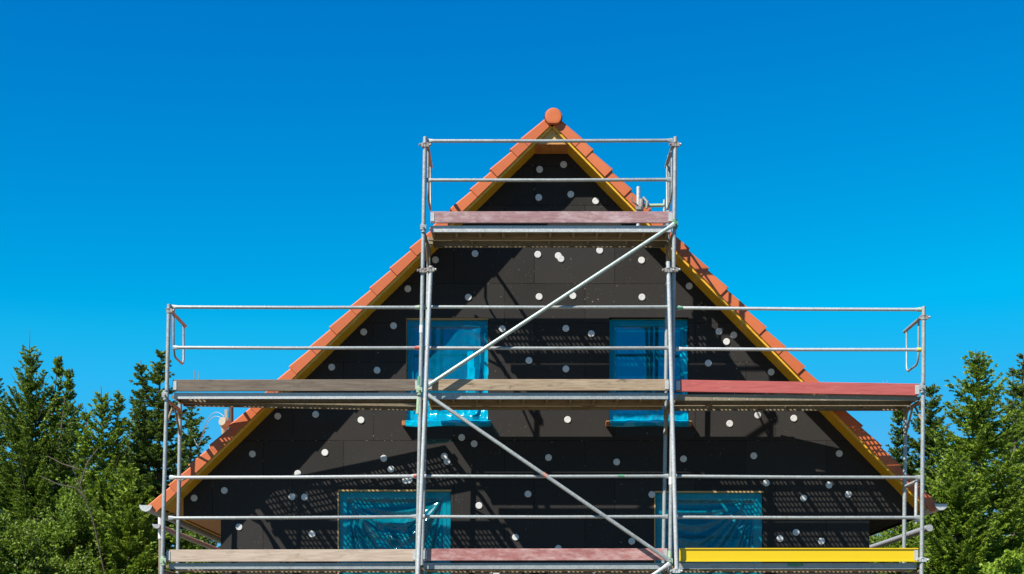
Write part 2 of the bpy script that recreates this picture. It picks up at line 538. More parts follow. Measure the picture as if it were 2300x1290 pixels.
# where roof underside meets the ends of the gable
z_earl = [z for z in np.linspace(ear_l.z, ear_l.z + 1.5, 600) if wall_x(z)[0] >= ear_l.x]
z_earr = [z for z in np.linspace(ear_l.z, ear_l.z + 1.5, 600) if wall_x(z)[1] <= ear_r.x]
zl, zr = z_earl[0], z_earr[0]
apexz = 0
lo_z, hi_z = ear_l.z, A.z
for _ in range(60):
    m_ = (lo_z + hi_z)/2
    a_, c_ = wall_x(m_)
    if a_ < c_: lo_z = m_
    else: hi_z = m_
zs |= {zl, zr, lo_z - 0.001}
zs = sorted(zs)
b = MB()
for za, zb in zip(zs[:-1], zs[1:]):
    def edge(z, mid):
        if mid < ear_l.z:
            return cor_l, cor_r
        l, r = wall_x(z)
        return max(l, ear_l.x), min(r, ear_r.x)
    mid = (za + zb)/2
    l0, r0 = edge(za, mid); l1, r1 = edge(zb, mid)
    segs, cur0, cur1 = [], l0, l1
    for x0, x1, z0, z1, kd in sorted(rects):
        if z0 < mid < z1:
            segs.append((cur0, x0, cur1, x0)); cur0 = cur1 = x1
    segs.append((cur0, r0, cur1, r1))
    for p0, p1, p2, p3 in segs:
        b.face([(p0, YW, za), (p1, YW, za), (p3, YW, zb), (p2, YW, zb)])
RD = 0.20
for x0, x1, z0, z1, kd in rects:
    b.face([(x0, YW, z0), (x0, YW, z1), (x0, YW+RD, z1), (x0, YW+RD, z0)])
    b.face([(x1, YW, z1), (x1, YW, z0), (x1, YW+RD, z0), (x1, YW+RD, z1)])
    b.face([(x0, YW, z1), (x1, YW, z1), (x1, YW+RD, z1), (x0, YW+RD, z1)])
    b.face([(x0, YW, z0), (x0, YW+RD, z0), (x1, YW+RD, z0), (x1, YW, z0)])
hb(b, 'gable_wall', WALL)
for cx, s in ((cor_l, 1), (cor_r, -1)):
    b = MB(); b.box((min(cx, cx + s*0.3), YW + 0.004, 0), (max(cx, cx + s*0.3), YB - 0.6, ear_l.z + 0.25)); hb(b, 'side_wall', WALL)
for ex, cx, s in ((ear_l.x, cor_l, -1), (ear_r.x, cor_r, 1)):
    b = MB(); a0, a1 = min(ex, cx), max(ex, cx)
    b.box((a0 + 0.004, YW + 0.006, ear_l.z + 0.004), (a1 - 0.002, YB - 0.6, ear_l.z + 0.03)); hb(b, 'eave_soffit', WOODO if s < 0 else WALL)  # right soffit is black to paint in its shade
    b = MB(); b.box((ex - 0.012, YW + 0.01, ear_l.z - 0.015), (ex + 0.012, YB - 0.6, ear_l.z + 0.30)); hb(b, 'eave_fascia', WOODY if s < 0 else WALL)  # right fascia likewise black, shade put into its colour
b = MB()
b.prism([(cor_l, YB - 0.6, 0), (cor_r, YB - 0.6, 0), (cor_r, YB - 0.6, ear_l.z), (A.x, YB - 0.6, lo_z - 0.1), (cor_l, YB - 0.6, ear_l.z)], (0, 0.2, 0))
hb(b, 'rear_wall', WALL)

# gutters
def half_gutter(b, cx, cz, r, ya, yb, n=12, th=0.006):
    vs = []
    for y in (ya, yb):
        for rad in (r, r - th):
            for j in range(n + 1):
                w = math.pi + math.pi*j/n
                vs.append((cx + rad*math.cos(w), y, cz + rad*math.sin(w)))
    k = n + 1
    fs = []
    for j in range(n):
        fs += [(j, j+1, 2*k+j+1, 2*k+j), (k+j+1, k+j, 3*k+j, 3*k+j+1), (j+1, j, k+j, k+j+1)]
    fs += [(0, 2*k, 3*k, k), (n, k+n, 3*k+n, 2*k+n)]
    b.raw(vs, fs, smooth=True)
    b.path([(cx - r, ya, cz), (cx - r, yb, cz)], 0.009, 8)
def half_cap(b, cx, cz, r, y):
    pts = [(cx + r*math.cos(math.pi + math.pi*j/14), y, cz + r*math.sin(math.pi + math.pi*j/14)) for j in range(15)]
    b.prism(pts, (0, 0.012, 0))
for cpx, cpy in ((327, 1135), (2114, 1132)):
    c = P(cpx, cpy, 18.84)
    b = MB(); half_gutter(b, c.x, c.z, 0.074, 18.85, YB)
    gt = hb(b, 'gutter', ZINC)
    b = MB(); half_cap(b, c.x, c.z, 0.079, 18.836); hb(b, 'end_cap', GALV2, gt)
    for yy in np.arange(19.2, YB, 0.8):
        s = 1 if cpx < 1150 else -1
        b = MB()
        b.box((min(c.x, c.x + s*0.14), yy, c.z - 0.003), (max(c.x, c.x + s*0.14), yy + 0.025, c.z + 0.003))
        hb(b, 'gutter_bracket', ZINC, gt)

# windows with blue protective film
def film_grid(x0, x1, z0, z1, y, fn, nx=110, nz=120):
    vs = []
    for j in range(nz + 1):
        for i in range(nx + 1):
            s, t = i/nx, j/nz            # t = 0 at the top
            dx, dy, dz = fn(s, t)
            vs.append((x0 + (x1 - x0)*s + dx, y + dy, z1 + (z0 - z1)*t + dz))
    fs = [(j*(nx+1)+i, (j+1)*(nx+1)+i, (j+1)*(nx+1)+i+1, j*(nx+1)+i+1) for j in range(nz) for i in range(nx)]
    b = MB(); b.raw(vs, fs, smooth=True)
    return b
rs = np.random.RandomState(3)
WAV = [(rs.uniform(-1, 1), rs.uniform(-1, 1), rs.uniform(0, 6.28), f) for f in (4, 7, 11, 17, 25, 34) for _ in range(3)]
def wrinkle(s, t, amp=1.0):
    v = 0
    for a, c, p, f in WAV:
        q = math.sin((a*s + c*t)*f + p + 1.5*math.sin(3*s - 2*t + p))
        v += (1 - abs(q))**3 / f
    return v * amp
def smooth01(a, c, x):
    x = min(1, max(0, (x - a)/(c - a)))
    return x*x*(3 - 2*x)
def radial(s, t, cx, asp, nf, ph):
    """folds running out of an upper corner of the pane"""
    dx, dz = abs(s - cx)*asp, max(t, 0.0)
    ang = math.atan2(dz, dx + 1e-5)
    rad = math.hypot(dx, dz)
    return (0.5 + 0.5*math.sin(ang*nf + ph + 0.8*math.sin(ang*7)))**2 * smooth01(0.02, 0.25, rad) * math.exp(-rad*1.4)
FILM_T = m_film('taut_blue_film', (0.05, 0.62, 0.78), (0.0, 0.28, 0.42), 0.17, 0.14, 0.004)
FILM_W = m_film('sunlit_crumpled_film', (0.05, 0.68, 0.88), (0.0, 0.50, 0.74), 0.52, 0.11, 0.30)  # crumpled film with sunlight painted in as a brighter base colour
FILM_L = m_film('loose_blue_film', (0.05, 0.60, 0.80), (0.0, 0.20, 0.34), 0.42, 0.14, 0.06)
FILM_D = m_film('draped_blue_film', (0.05, 0.66, 0.76), (0.0, 0.26, 0.34), 0.42, 0.16, 0.02)

for x0, x1, z0, z1, kd in rects:
    upper = kd.startswith('up')
    FY = YW + (0.075 if upper else 0.045)         # front of the frame
    fw = 0.085 if upper else 0.095
    b = MB()
    def ringbox(b, x0, x1, z0, z1, w, ya, yb):
        b.box((x0, ya, z0), (x0 + w, yb, z1)); b.box((x1 - w, ya, z0), (x1, yb, z1))
        b.box((x0 + w, ya, z0), (x1 - w, yb, z0 + w)); b.box((x0 + w, ya, z1 - w), (x1 - w, yb, z1))
    g_ = 0.008
    ringbox(b, x0 + g_, x1 - g_, z0 + g_, z1 - g_, fw*0.55, FY + 0.012, FY + 0.09)
    ringbox(b, x0 + g_ + fw*0.55, x1 - g_ - fw*0.55, z0 + g_ + fw*0.55, z1 - g_ - fw*0.55, fw*0.45, FY + 0.002, FY + 0.08)
    win = hb(b, 'window', FRAMEW, bevel=0.004)
    if kd == 'up_left': win['label'] = 'upper window under crumpled blue film'
    b = MB(); b.box((x0 + fw, FY + 0.04, z0 + fw), (x1 - fw, FY + 0.06, z1 - fw))
    hb(b, 'pane', PANE if upper else PANED, win)
    asp = (x1 - x0)/(z1 - z0)
    e = fw/(x1 - x0)
    def inner(s, t):
        ft = fw/(z1 - z0)
        return smooth01(0, 1, min(1, max(0, (s - e)/0.02))) * smooth01(0, 1, min(1, max(0, (1 - e - s)/0.02))) * smooth01(0, 1, min(1, max(0, (t - ft)/0.02))) * smooth01(0, 1, min(1, max(0, (1 - ft - t)/0.03)))
    if kd == 'up_left':
        def fn(s, t):
            i = inner(s, t)
            k = 0.25 + 1.5*smooth01(0.60, 0.95, t) + 1.1*smooth01(0.55, 0.85, s)
            return (0, -0.006 + 0.022*i - k*wrinkle(s, t, 0.045) - 0.012*i*math.sin(22*s + 2*math.sin(4*t))*(1 - t*0.5)*0.5, 0)
        mat = FILM_L
    elif kd == 'up_right':
        def fn(s, t):
            i = inner(s, t)
            k = 0.02 + 1.5*smooth01(0.78, 0.95, t) + 0.6*smooth01(0.88, 0.97, s)
            return (0, -0.005 + 0.026*i*(1 - smooth01(0.78, 0.92, t)) - k*wrinkle(s, t, 0.045), 0)
        mat = FILM_T
    else:
        corners = ((e*1.15, 22, 0.4), (1 - e*1.15, 20, 1.3)) if kd == 'low_left' else ((1 - e*1.15, 24, 0.2),)
        smid, swd = (0.52, 0.80) if kd == 'low_left' else (0.36, 0.95)
        def fn(s, t, corners=corners, smid=smid, swd=swd, kd=kd):
            i = inner(s, t)
            ft = fw/(z1 - z0)
            y = 0.0
            q = min(1, max(-1, (s - smid)/(swd*0.5)))
            sag = (1 - q*q)
            for tc, am, wd in ((0.10, 0.030, 0.020), (0.19, 0.045, 0.026), (0.30, 0.060, 0.032), (0.42, 0.045, 0.040)):
                c_ = ft + (tc - 0.02)*sag*0.95 + 0.01
                d_ = (t - c_)/wd
                y -= am*math.exp(-d_*d_)*sag**0.7
            for cx_, nf, ph in corners:
                dx, dz = abs(s - cx_)*asp, max(0.0, t - ft)
                rad = math.hypot(dx, dz)
                ang = math.atan2(dz, dx + 1e-5)
                w_ = smooth01(0.35, 0.9, ang)
                y -= 0.055*w_*abs(math.sin(ang*nf*0.5 + ph + 0.5*math.sin(ang*9)))**1.6*smooth01(0.0, 0.30, rad)*(1 - 0.5*smooth01(0.4, 0.9, rad))*smooth01(0.75, 0.25, abs(s - cx_)) 
            return (0, -0.006 + i*(0.024 + y) - 0.06*wrinkle(s, t, 0.03), 0)
        mat = FILM_D
    fb = film_grid(x0 + 0.006, x1 - 0.006, z0 + 0.006, z1 - 0.012, FY, fn)
    if upper:
        for fi, f_ in enumerate(fb.f):
            s_, t_ = ((fi % 110) + 0.5)/110, ((fi // 110) + 0.5)/120
            wv = 0.05*math.sin(9*s_ + 1) + 0.03*math.sin(23*s_)
            if t_ > 0.80 + wv or (s_ > 0.93 + 0.03*math.sin(13*t_) and t_ > 0.25) or (kd == 'up_left' and abs(s_ - 0.74 - 0.05*math.sin(3*t_)) < 0.03 + 0.06*t_**2 and t_ > 0.3):
                fb.mi[fi] = 1  # bottom and side strips take the film with painted sunlight
    hb(fb, 'protective_film', [mat, FILM_W], win)
    b = MB()
    if kd != 'up_right':
        b.box((x0 - 0.004, FY - 0.075 + 0.02, z1 - 0.016), (x1 + 0.004, FY - 0.003, z1 + 0.004))
    else:
        b.box((x0 + 0.04, FY + 0.0, z1 - 0.02), (x1 - 0.004, FY + 0.014, z1 - 0.006))
    if kd in ('low_left', 'low_right', 'up_left'):
        b.box((x0 - 0.010, FY - 0.05, z0), (x0 + 0.006, FY - 0.003, z1 - 0.017))
    hb(b, 'wood_lath', LATH, win)
    # sill wrapped in the same film, brick-red stubs at its ends
    sx0, sx1 = x0 - 0.045, x1 + 0.03
    def sf(s, t):
        w = wrinkle(s*1.3, t*0.4 + 0.3, 0.045)
        a = t*1.0
        # t: 0 at the back top, 0.6 front edge, 1 bottom
        if a < 0.55:
            return (0, 0.10 - a/0.55*0.235 - w*0.3, w*0.9)
        return (0, -0.135 - w*0.8, -(a - 0.55)/0.45*0.075 - 0.01*math.sin(9*s))
    nx, nz = 60, 14
    vs = []
    zt = z0 + 0.012
    for j in range(nz + 1):
        for i in range(nx + 1):
            dx, dy, dz = sf(i/nx, j/nz)
            vs.append((sx0 + 0.05 + (sx1 - sx0 - (0.09 if kd == 'up_right' else 0.05))*i/nx, YW + 0.02 + dy + 0.0, zt + dz))
    b = MB(); b.raw(vs, [(j*(nx+1)+i, (j+1)*(nx+1)+i, (j+1)*(nx+1)+i+1, j*(nx+1)+i+1) for j in range(nz) for i in range(nx)], smooth=True)
    b.box((sx0 + 0.052, YW - 0.104, zt - 0.062), (sx1 - (0.052 if kd == 'up_right' else 0.012), YW + 0.10, zt - 0.010))
    si = hb(b, 'sill', FILM_W, win)
    if upper:
        b = MB(); b.box((sx0, YW - 0.112, zt - 0.062), (sx0 + 0.05, YW - 0.005, zt - 0.002))
        hb(b, 'sill_stub', BRICK, win, bevel=0.006)
        if kd == 'up_right':
            b = MB(); b.box((sx1 - 0.05, YW - 0.112, zt - 0.062), (sx1, YW - 0.005, zt - 0.002))
            hb(b, 'sill_stub', BRICK, win, bevel=0.006)

# insulation anchors: white discs pressed into the boards
DISCS = [(1212,381),(1266,370),(1210,444),(1282,437),(1338,452),(978,584),(1067,570),(1208,572),(1254,575),(1260,582),(1347,563),(1441,585),(916,649),
 (1052,668),(1211,667),(1287,665),(1442,668),(1548,643),(817,746),(884,732),(1128,739),(1271,738),(1328,750),(1615,745),(1632,768),(1648,753),(745,825),
 (847,832),(1188,810),(1271,829),(1591,816),(1732,836),(624,935),(709,931),(811,944),(1275,943),(1639,952),(1702,933),(1783,940),(567,1020),(730,1017),
 (862,1030),(878,1054),(1037,983),(1065,997),(998,1025),(1004,1037),(1232,1028),(1385,1038),(1535,1031),(1693,1024),(1885,1019),(669,1064),(911,1080),
 (919,1079),(1721,1085),(1805,1119),(1862,1090),(1905,1111),(436,1119),(504,1102),(656,1116),(684,1117),(1076,1136),(1186,1110),(1464,1111),(537,1184),
 (701,1200),(1158,1207),(1419,1216),(1752,1210),(1788,1196),(1845,1216),(1254,1232),(1103,1281),(1115,1287),(1334,1281)]
b = MB()
k = 20
vs = []
for (y, r) in ((0.004, 0.043), (-0.006, 0.043), (-0.009, 0.040), (-0.0095, 0.022), (-0.0088, 0.021), (-0.0088, 0.006), (-0.0075, 0.005)):
    vs += [(r*math.cos(2*math.pi*j/k), y, r*math.sin(2*math.pi*j/k)) for j in range(k)]
b.raw(vs, [(i*k+j, i*k+(j+1) % k, (i+1)*k+(j+1) % k, (i+1)*k+j) for i in range(6) for j in range(k)])
b.face([(0.005*math.cos(2*math.pi*j/k), -0.0075, 0.005*math.sin(2*math.pi*j/k)) for j in range(k)])
proto = b.build('insulation_anchor', DISC, house)
rnd = random.Random(11)
for i, (px, py) in enumerate(DISCS):
    o = proto if i == 0 else copy_of(proto, house)
    p = P(px, py, YW)
    o.location = (p.x - HB.x, -0.0003*(i % 5), p.z - HB.z)
    o.rotation_euler = (rnd.uniform(-0.06, 0.06), rnd.uniform(0, 6.28), rnd.uniform(-0.06, 0.06))

# service mast on the far left slope, with its insulator and two white cables
ym = 21.5
def roof_z(x):
    p0 = A
    return p0.z + uL.z/uL.x*(x - p0.x)
pm = P(519, 900, ym)
b = MB()
b.path([(pm.x, ym, roof_z(pm.x) - 0.05), (pm.x, ym, P(519, 884, ym).z)], 0.035, 12)
b.path([(pm.x, ym, roof_z(pm.x) - 0.02), (pm.x, ym, roof_z(pm.x) + 0.25)], [0.12, 0.04], 12)
mast = hb(b, 'roof_mast', m_plain('dark_mast', (0.10, 0.075, 0.06), 0.8, var=0.4, scale=30))
pi_ = P(506, 950, ym - 0.05)
b = MB()
b.path([pi_ + Vector((0.06, 0.03, -0.02)), pi_ + Vector((0, -0.02, 0.0)), pi_ + Vector((-0.03, -0.08, 0.01))], [0.05, 0.085, 0.06], 16)
b.path([pi_ + Vector((-0.01, 0, -0.03)), pi_ + Vector((-0.02, 0, -0.22))], [0.06, 0.02], 12)
b.box((pi_.x - 0.01, pi_.y, pi_.z + 0.02), (pi_.x + 0.03, pi_.y + 0.03, pi_.z + 0.19))
hb(b, 'insulator', m_plain('cream_ceramic', (0.46, 0.40, 0.28), 0.4), mast)
b = MB()
for (ya_, hh) in ((932, 0.10), (941, 0.03)):
    p0, p1 = P(503, ya_ + 4, ym), P(462, ya_ + 17, ym + 1.0)
    pts = []
    for i in range(13):
        t = i/12
        q = p0.lerp(p1, t)
        pts.append(q + Vector((0, 0, 0.10*math.sin(math.pi*t)**0.9)))
    far = P(436, 985, 42)
    for i in range(1, 7):
        pts.append(p1.lerp(far, i/6) + Vector((0, 0, -0.25*math.sin(math.pi*i/6))))
    b.path(pts, 0.0048, 6)
hb(b, 'cable', m_plain('grey_white_cable', (0.55, 0.56, 0.57), 0.5), mast)

# ------------------------------------------------------------------ gutters and pipes on posts beside the house
for (px, py, lab, nm) in ((352, 1178, 'grey half-round gutter on a thin white post left of the house wall', 'side_gutter'),
                      (2088, 1186, 'shiny grey metal pipe sloping away right of the house wall', 'side_pipe')):
    ya = 22.0
    c = P(px, py, ya)
    base = Vector((c.x, ya, 0))
    t = thing(nm, lab, 'gutter' if nm == 'side_gutter' else 'pipe', base)
    b = MB()
    if nm == 'side_gutter':
        half_gutter(b, c.x, c.z, 0.058, ya, ya + 9.0)
        half_cap(b, c.x, c.z, 0.06, ya - 0.01)
        b.build('trough', ZINC, t, base)
    else:
        b.path([(c.x, ya, c.z), (c.x, ya + 1.2, c.z)], 0.050, 16)
        b.path([(c.x, ya + 1.21, c.z), (c.x, ya + 9, c.z)], 0.043, 16)
        b.build('tube', ZINC, t, base)
    s, dy = (0.03, 0.1) if nm == 'side_gutter' else (0.0, 0.4)
    b = MB(); b.path([(c.x + s, ya + dy, 0), (c.x + s, ya + dy, c.z - (0.2 if s else 0.04))], 0.028, 10)
    b.build('post', GALVD, t, base)
    if s:
        b = MB(); b.path([(c.x + s, ya + dy, c.z - 0.2), (c.x + s, ya + dy, c.z + 0.12)], 0.034, 10)
        b.build('post_head', WHITEP, t, base)
    b = MB(); b.path([(c.x + s, ya + 6, 0), (c.x + s, ya + 6, c.z - 0.04)], 0.028, 10)
    b.build('post', GALVD, t, base)

# ------------------------------------------------------------------ scaffolding
YF, YR = 18.0, 18.75
SB = Vector((0.2, YF, 0.0))
scaf = thing('scaffolding', 'galvanised steel facade scaffolding with three platform levels before the black gable', 'scaffolding', SB)
def sc(mb, name, mat, parent=None, bevel=0, label=None):
    o = mb.build(name, mat, parent or scaf, SB, bevel)
    if label:
        o['label'] = label
    return o
RP = 0.0242
def post(pa, pb, Y, r=RP):
    """tube through two photo points at distance Y, carried down to the ground"""
    a, c = P(*pa, Y), P(*pb, Y)
    t = (a.z - 0.03)/(a.z - c.z)
    g = a.lerp(c, t)
    b = MB()
    b.path([a, a.lerp(g, 0.5), g], r, 16)
    return b, a, g
POSTS = [((380, 684), (364, 1285), YF), ((955, 308), (937, 1285), YF), ((1517, 308), (1505, 1285), YF), ((2075, 689), (2070, 1285), YF),
         ((405, 905), (399, 1285), YR), ((964, 535), (948, 1285), YR), ((1503, 350), (1490, 1285), YR), ((2034, 905), (2030, 1285), YR)]
for pa, pb, Y in POSTS:
    b, a, g_ = post(pa, pb, Y)
    p = sc(b, 'standard', GALV)
    b = MB(); b.box((g_.x - 0.075, g_.y - 0.075, 0.0), (g_.x + 0.075, g_.y + 0.075, 0.012)); b.path([(g_.x, g_.y, 0.012), (g_.x, g_.y, 0.22)], 0.03, 12)
    sc(b, 'base_plate', GALV, p)
# the two extra tubes clamped beside the inner standards
b = MB(); b.path([P(968, 598, 17.94), P(939, 1290, 17.94)], RP, 16); b.path([P(939, 1290, 17.94), P(937, 1340, 17.94)], RP, 16)
sc(b, 'strengthening_tube', GALV2)
b = MB(); b.path([P(1501, 588, 17.94), P(1520, 1284, 17.94)], RP, 16)
sc(b, 'strengthening_tube', GALV2)

def rail(x0, x1, y0, y1, Y=18.02, r=0.0195):
    a, c = P(x0, y0, Y), P(x1, y1, Y)
    L = (c - a).length
    ts = [0, 0.035, 0.075, 0.5*L, L - 0.075, L - 0.035, L]
    fl = [(0.35, 1.45), (0.4, 1.4), (1, 1), (1, 1), (1, 1), (0.4, 1.4), (0.35, 1.45)]
    sag = [0, 0, 0, -0.004, 0, 0, 0]
    b = MB()
    b.path([a.lerp(c, t/L) + Vector((0, 0, s)) for t, s in zip(ts, sag)], r, 14, flat=fl)
    return sc(b, 'guard_rail', GALV if random.random() < 0.6 else GALV2)
random.seed(4)
RAILS = [(960, 1511, 317, 316), (958, 1508, 405, 404),
         (385, 944, 690, 691), (388, 944, 781, 782), (953, 1508, 690, 690), (952, 1507, 782, 782), (1519, 2070, 692, 696), (1518, 2069, 784, 786),
         (380, 936, 1073, 1070), (378, 935, 1164, 1161), (947, 1502, 1070, 1070), (946, 1500, 1161, 1161), (1512, 2067, 1070, 1073), (1512, 2066, 1162, 1163)]
rails = [rail(*r) for r in RAILS]
# bands of paint and stickers on the tubes
def band(x0, x1, y, mat, Y=18.02, r=0.0205, parent=None):
    b = MB(); b.path([P(x0, y, Y), P(x1, y, Y)], r, 14); sc(b, 'paint_mark', mat, parent)
band(931, 942, 781.8, REDP, parent=rails[3]); band(934, 942, 691, PALEG, parent=rails[2]); band(958, 968, 690, PALEG, parent=rails[4])
band(2058, 2069, 696, PALEG, parent=rails[6]); band(2060, 2068, 786, YELP, parent=rails[7]); band(1519, 1534, 692, GREENP, parent=rails[6])
band(1388, 1402, 1070, GREENP, parent=rails[10]); band(929, 935, 1070, REDP, parent=rails[8])

# level heights and platforms
LV = {'top': P(0, 503, YF).z, 'mid': P(0, 880, YF).z, 'low': P(0, 1264, YF).z}
def X(px, Y=YF): return (px - CX)*Y/F
def steel_deck(name, x0, x1, ya, yb, z, rows=6, pitch=0.0535, hole=0.027, yaw=0.0, mat=GALVD, side=GALV2, front=None):
    """pressed steel platform: sheet with punched holes, folded side flanges, end plates"""
    b = MB(); L, Wd = x1 - x0, yb - ya
    front = (ya < 18.2) if front is None else front
    nx = int((L - 0.16)/pitch)
    mx = (L - nx*pitch)/2; py_ = (Wd - 0.05)/rows; my = 0.025
    top = lambda x, y: (x, y, 0.0)
    h = hole/2
    for th in (0.0,):
        b.face([top(0, 0), top(L, 0), top(L, my), top(0, my)]); b.face([top(0, Wd-my), top(L, Wd-my), top(L, Wd), top(0, Wd)])
        b.face([top(0, my), top(mx, my), top(mx, Wd-my), top(0, Wd-my)]); b.face([top(L-mx, my), top(L, my), top(L, Wd-my), top(L-mx, Wd-my)])
        for i in range(nx):
            for j in range(rows):
                cx, cy = mx + (i + 0.5)*pitch, my + (j + 0.5)*py_
                xa, xb, ya_, yb_ = cx - pitch/2, cx + pitch/2, cy - py_/2, cy + py_/2
                if i % 10 == 9:
                    b.face([top(xa, ya_), top(xb, ya_), top(xb, yb_), top(xa, yb_)]); continue
                o = [top(xa, ya_), top(xb, ya_), top(xb, yb_), top(xa, yb_)]
                q = [top(cx-h, cy-h), top(cx+h, cy-h), top(cx+h, cy+h), top(cx-h, cy+h)]
                b.raw(o + q, [(0, 1, 5, 4), (1, 2, 6, 5), (2, 3, 7, 6), (3, 0, 4, 7)])
    t = 0.004; H = 0.072
    for y, mm in ((-t*0.5, 1 if front else 0), (Wd - t*0.5, 0)):  # flanges behind the front take brown dirty steel, darker to paint their shade
        b.box((0.0, y, -H), (L, y + t, 0.0005), m=mm)
    b.box((0, 0.003, -H), (L, 0.022, -H + 0.003), m=0); b.box((0, Wd - 0.022, -H), (L, Wd - 0.003, -H + 0.003), m=0)
    for xx in (0.002, L - 0.006):
        b.box((xx, 0.004, -H + 0.006), (xx + 0.004, Wd - 0.004, -0.002), m=0)
    for k in range(1, 6):
        b.box((L*k/6 - 0.012, 0.004, -0.035), (L*k/6 + 0.012, Wd - 0.004, -0.003), m=0)
    for xx, s in ((0, -1), (L, 1)):
        for yy in (0.06, Wd - 0.10):
            b.box((min(xx, xx + s*0.05), yy, -0.05), (max(xx, xx + s*0.05), yy + 0.04, -0.02), m=0)
    cr, sr = math.cos(yaw), math.sin(yaw)
    b.v = [(x0 + x*cr - y*sr, ya + x*sr + y*cr, z + zz) for x, y, zz in b.v]
    return sc(b, name, [mat, side])
def ply_deck(name, x0, x1, ya, yb, z, side=GALV2, under=PLY):
    """aluminium framed platform with a plywood surface and cross bars underneath"""
    b = MB(); L = x1 - x0
    b.box((x0, ya + 0.026, z - 0.012), (x1, yb - 0.026, z - 0.001), m=0)
    b.box((x0, ya, z - 0.075), (x1, ya + 0.025, z), m=1); b.box((x0, yb - 0.025, z - 0.085), (x1, yb, z), m=0)
    n = max(2, int(L/0.27))
    for k in range(n + 1):
        xx = x0 + 0.01 + (L - 0.05)*k/n
        b.box((xx, ya + 0.026, z - 0.062), (xx + 0.03, yb - 0.026, z - 0.013), m=0)
    return sc(b, name, [under, side])
FY0, FY1, RY0, RY1 = 18.075, 18.395, 18.45, 18.77
top_x = (X(966), X(1508)); ml, mc, mr = (X(388), X(938)), (X(958), X(1502)), (X(1520), X(2064))
ll, lc, lr = (X(376), X(934)), (X(950), X(1500)), (X(1525), X(2062))
ply_deck('platform_deck', *top_x, FY0, FY1, LV['top'])
steel_deck('platform_deck', *top_x, RY0, RY1, LV['top'], rows=5)
steel_deck('platform_deck', *ml, FY0, FY1, LV['mid'])
steel_deck('platform_deck', ml[0] + 0.02, ml[1] + 0.02, RY0 - 0.10, RY1 - 0.10, LV['mid'] + 0.012, yaw=math.atan2(0.34, 2.9))
ply_deck('platform_deck', *mc, FY0, 18.50, LV['mid'], side=GALV)
ply_deck('platform_deck', *mc, 18.57, RY1 + 0.02, LV['mid'], side=PLY)
b = MB(); b.box((X(955), RY1 + 0.024, LV['mid'] + 0.0), (3.32, RY1 + 0.29, LV['mid'] + 0.04)); sc(b, 'inner_plank', TB_BROWN, bevel=0.003)
b = MB(); b.obox((3.10, RY1 + 0.06, LV['mid'] + 0.042), (1.35, -0.24, 0), (0.04, 0.22, 0), (0, 0, 0.038)); sc(b, 'inner_plank', TB_GREY, bevel=0.003)
b = MB()
for xx in (X(975), X(1490), 3.05):
    b.box((xx, 18.72, LV['mid'] - 0.05), (xx + 0.04, RY1 + 0.29, LV['mid'] - 0.002))
sc(b, 'plank_bracket', GALVD)
steel_deck('platform_deck', mr[0], mr[1], FY0, FY1, LV['mid'] - 0.02, side=GALVD)
steel_deck('platform_deck', mr[0], mr[1], RY0, RY1 + 0.04, LV['mid'] - 0.02, rows=7, pitch=0.05)
for a, c in (ll, lc, lr):
    steel_deck('platform_deck', a, c, FY0, FY1, LV['low'], side=GALV)
    steel_deck('platform_deck', a, c, RY0, RY1, LV['low'])

# toe boards
def toe(x0, x1, yt0, yt1, h, mat, lab, metal_ends=GALV2, Y=18.035, dark_end=False, th=0.03):
    a, c = P(x0, yt0, Y), P(x1, yt1, Y)
    b = MB(); b.obox(a - Vector((0, 0, h)), c - a, (0, th, 0), (0, 0, h))
    o = sc(b, 'toe_board', mat, bevel=0.004, label=lab)
    for p, s in (((c, -1),) if mat is TB_YELLOW else ((a, 1), (c, -1))):
        b = MB()
        b.box((min(p.x, p.x + s*0.045), Y - 0.006, p.z - h*0.88), (max(p.x, p.x + s*0.045), Y - 0.0015, p.z - h*0.12))
        sc(b, 'end_clip', metal_ends, o)
    return o
toe(967, 1510, 475, 475, 0.135, TB_PURPLE, 'faded purple-brown toe board of the top platform')
toe(388, 941, 853, 852, 0.137, TB_GREY, 'dark weathered toe board of the middle platform')
toe(961, 1502, 852, 852, 0.133, TB_BROWN, 'tan weathered toe board of the middle platform')
toe(1519, 2064, 853, 862, 0.140, TB_RED, 'red painted toe board of the middle platform')
toe(374, 936, 1235, 1234, 0.143, TB_BEIGE, 'bare beige toe board of the lowest platform')
toe(951, 1499, 1233, 1232, 0.140, TB_PINK, 'worn pinkish red toe board of the lowest platform')
ty = toe(1526, 2062, 1232, 1232, 0.155, TB_YELLOW, 'bright yellow metal toe board of the lowest platform')
b = MB(); a, c = P(1526, 1232, 18.035), P(2062, 1232, 18.035)
b.box((a.x, 18.022, a.z - 0.010), (c.x, 18.034, a.z + 0.003)); b.box((a.x, 18.022, a.z - 0.158), (c.x, 18.034, a.z - 0.145))
sc(b, 'folded_edge', TB_YELLOW, ty)
b = MB(); p = P(1787, 1267, 18.06); b.box((p.x - 0.09, 18.06, p.z - 0.025), (p.x + 0.09, 18.068, p.z + 0.012)); sc(b, 'green_label_plate', GREENP, ty)

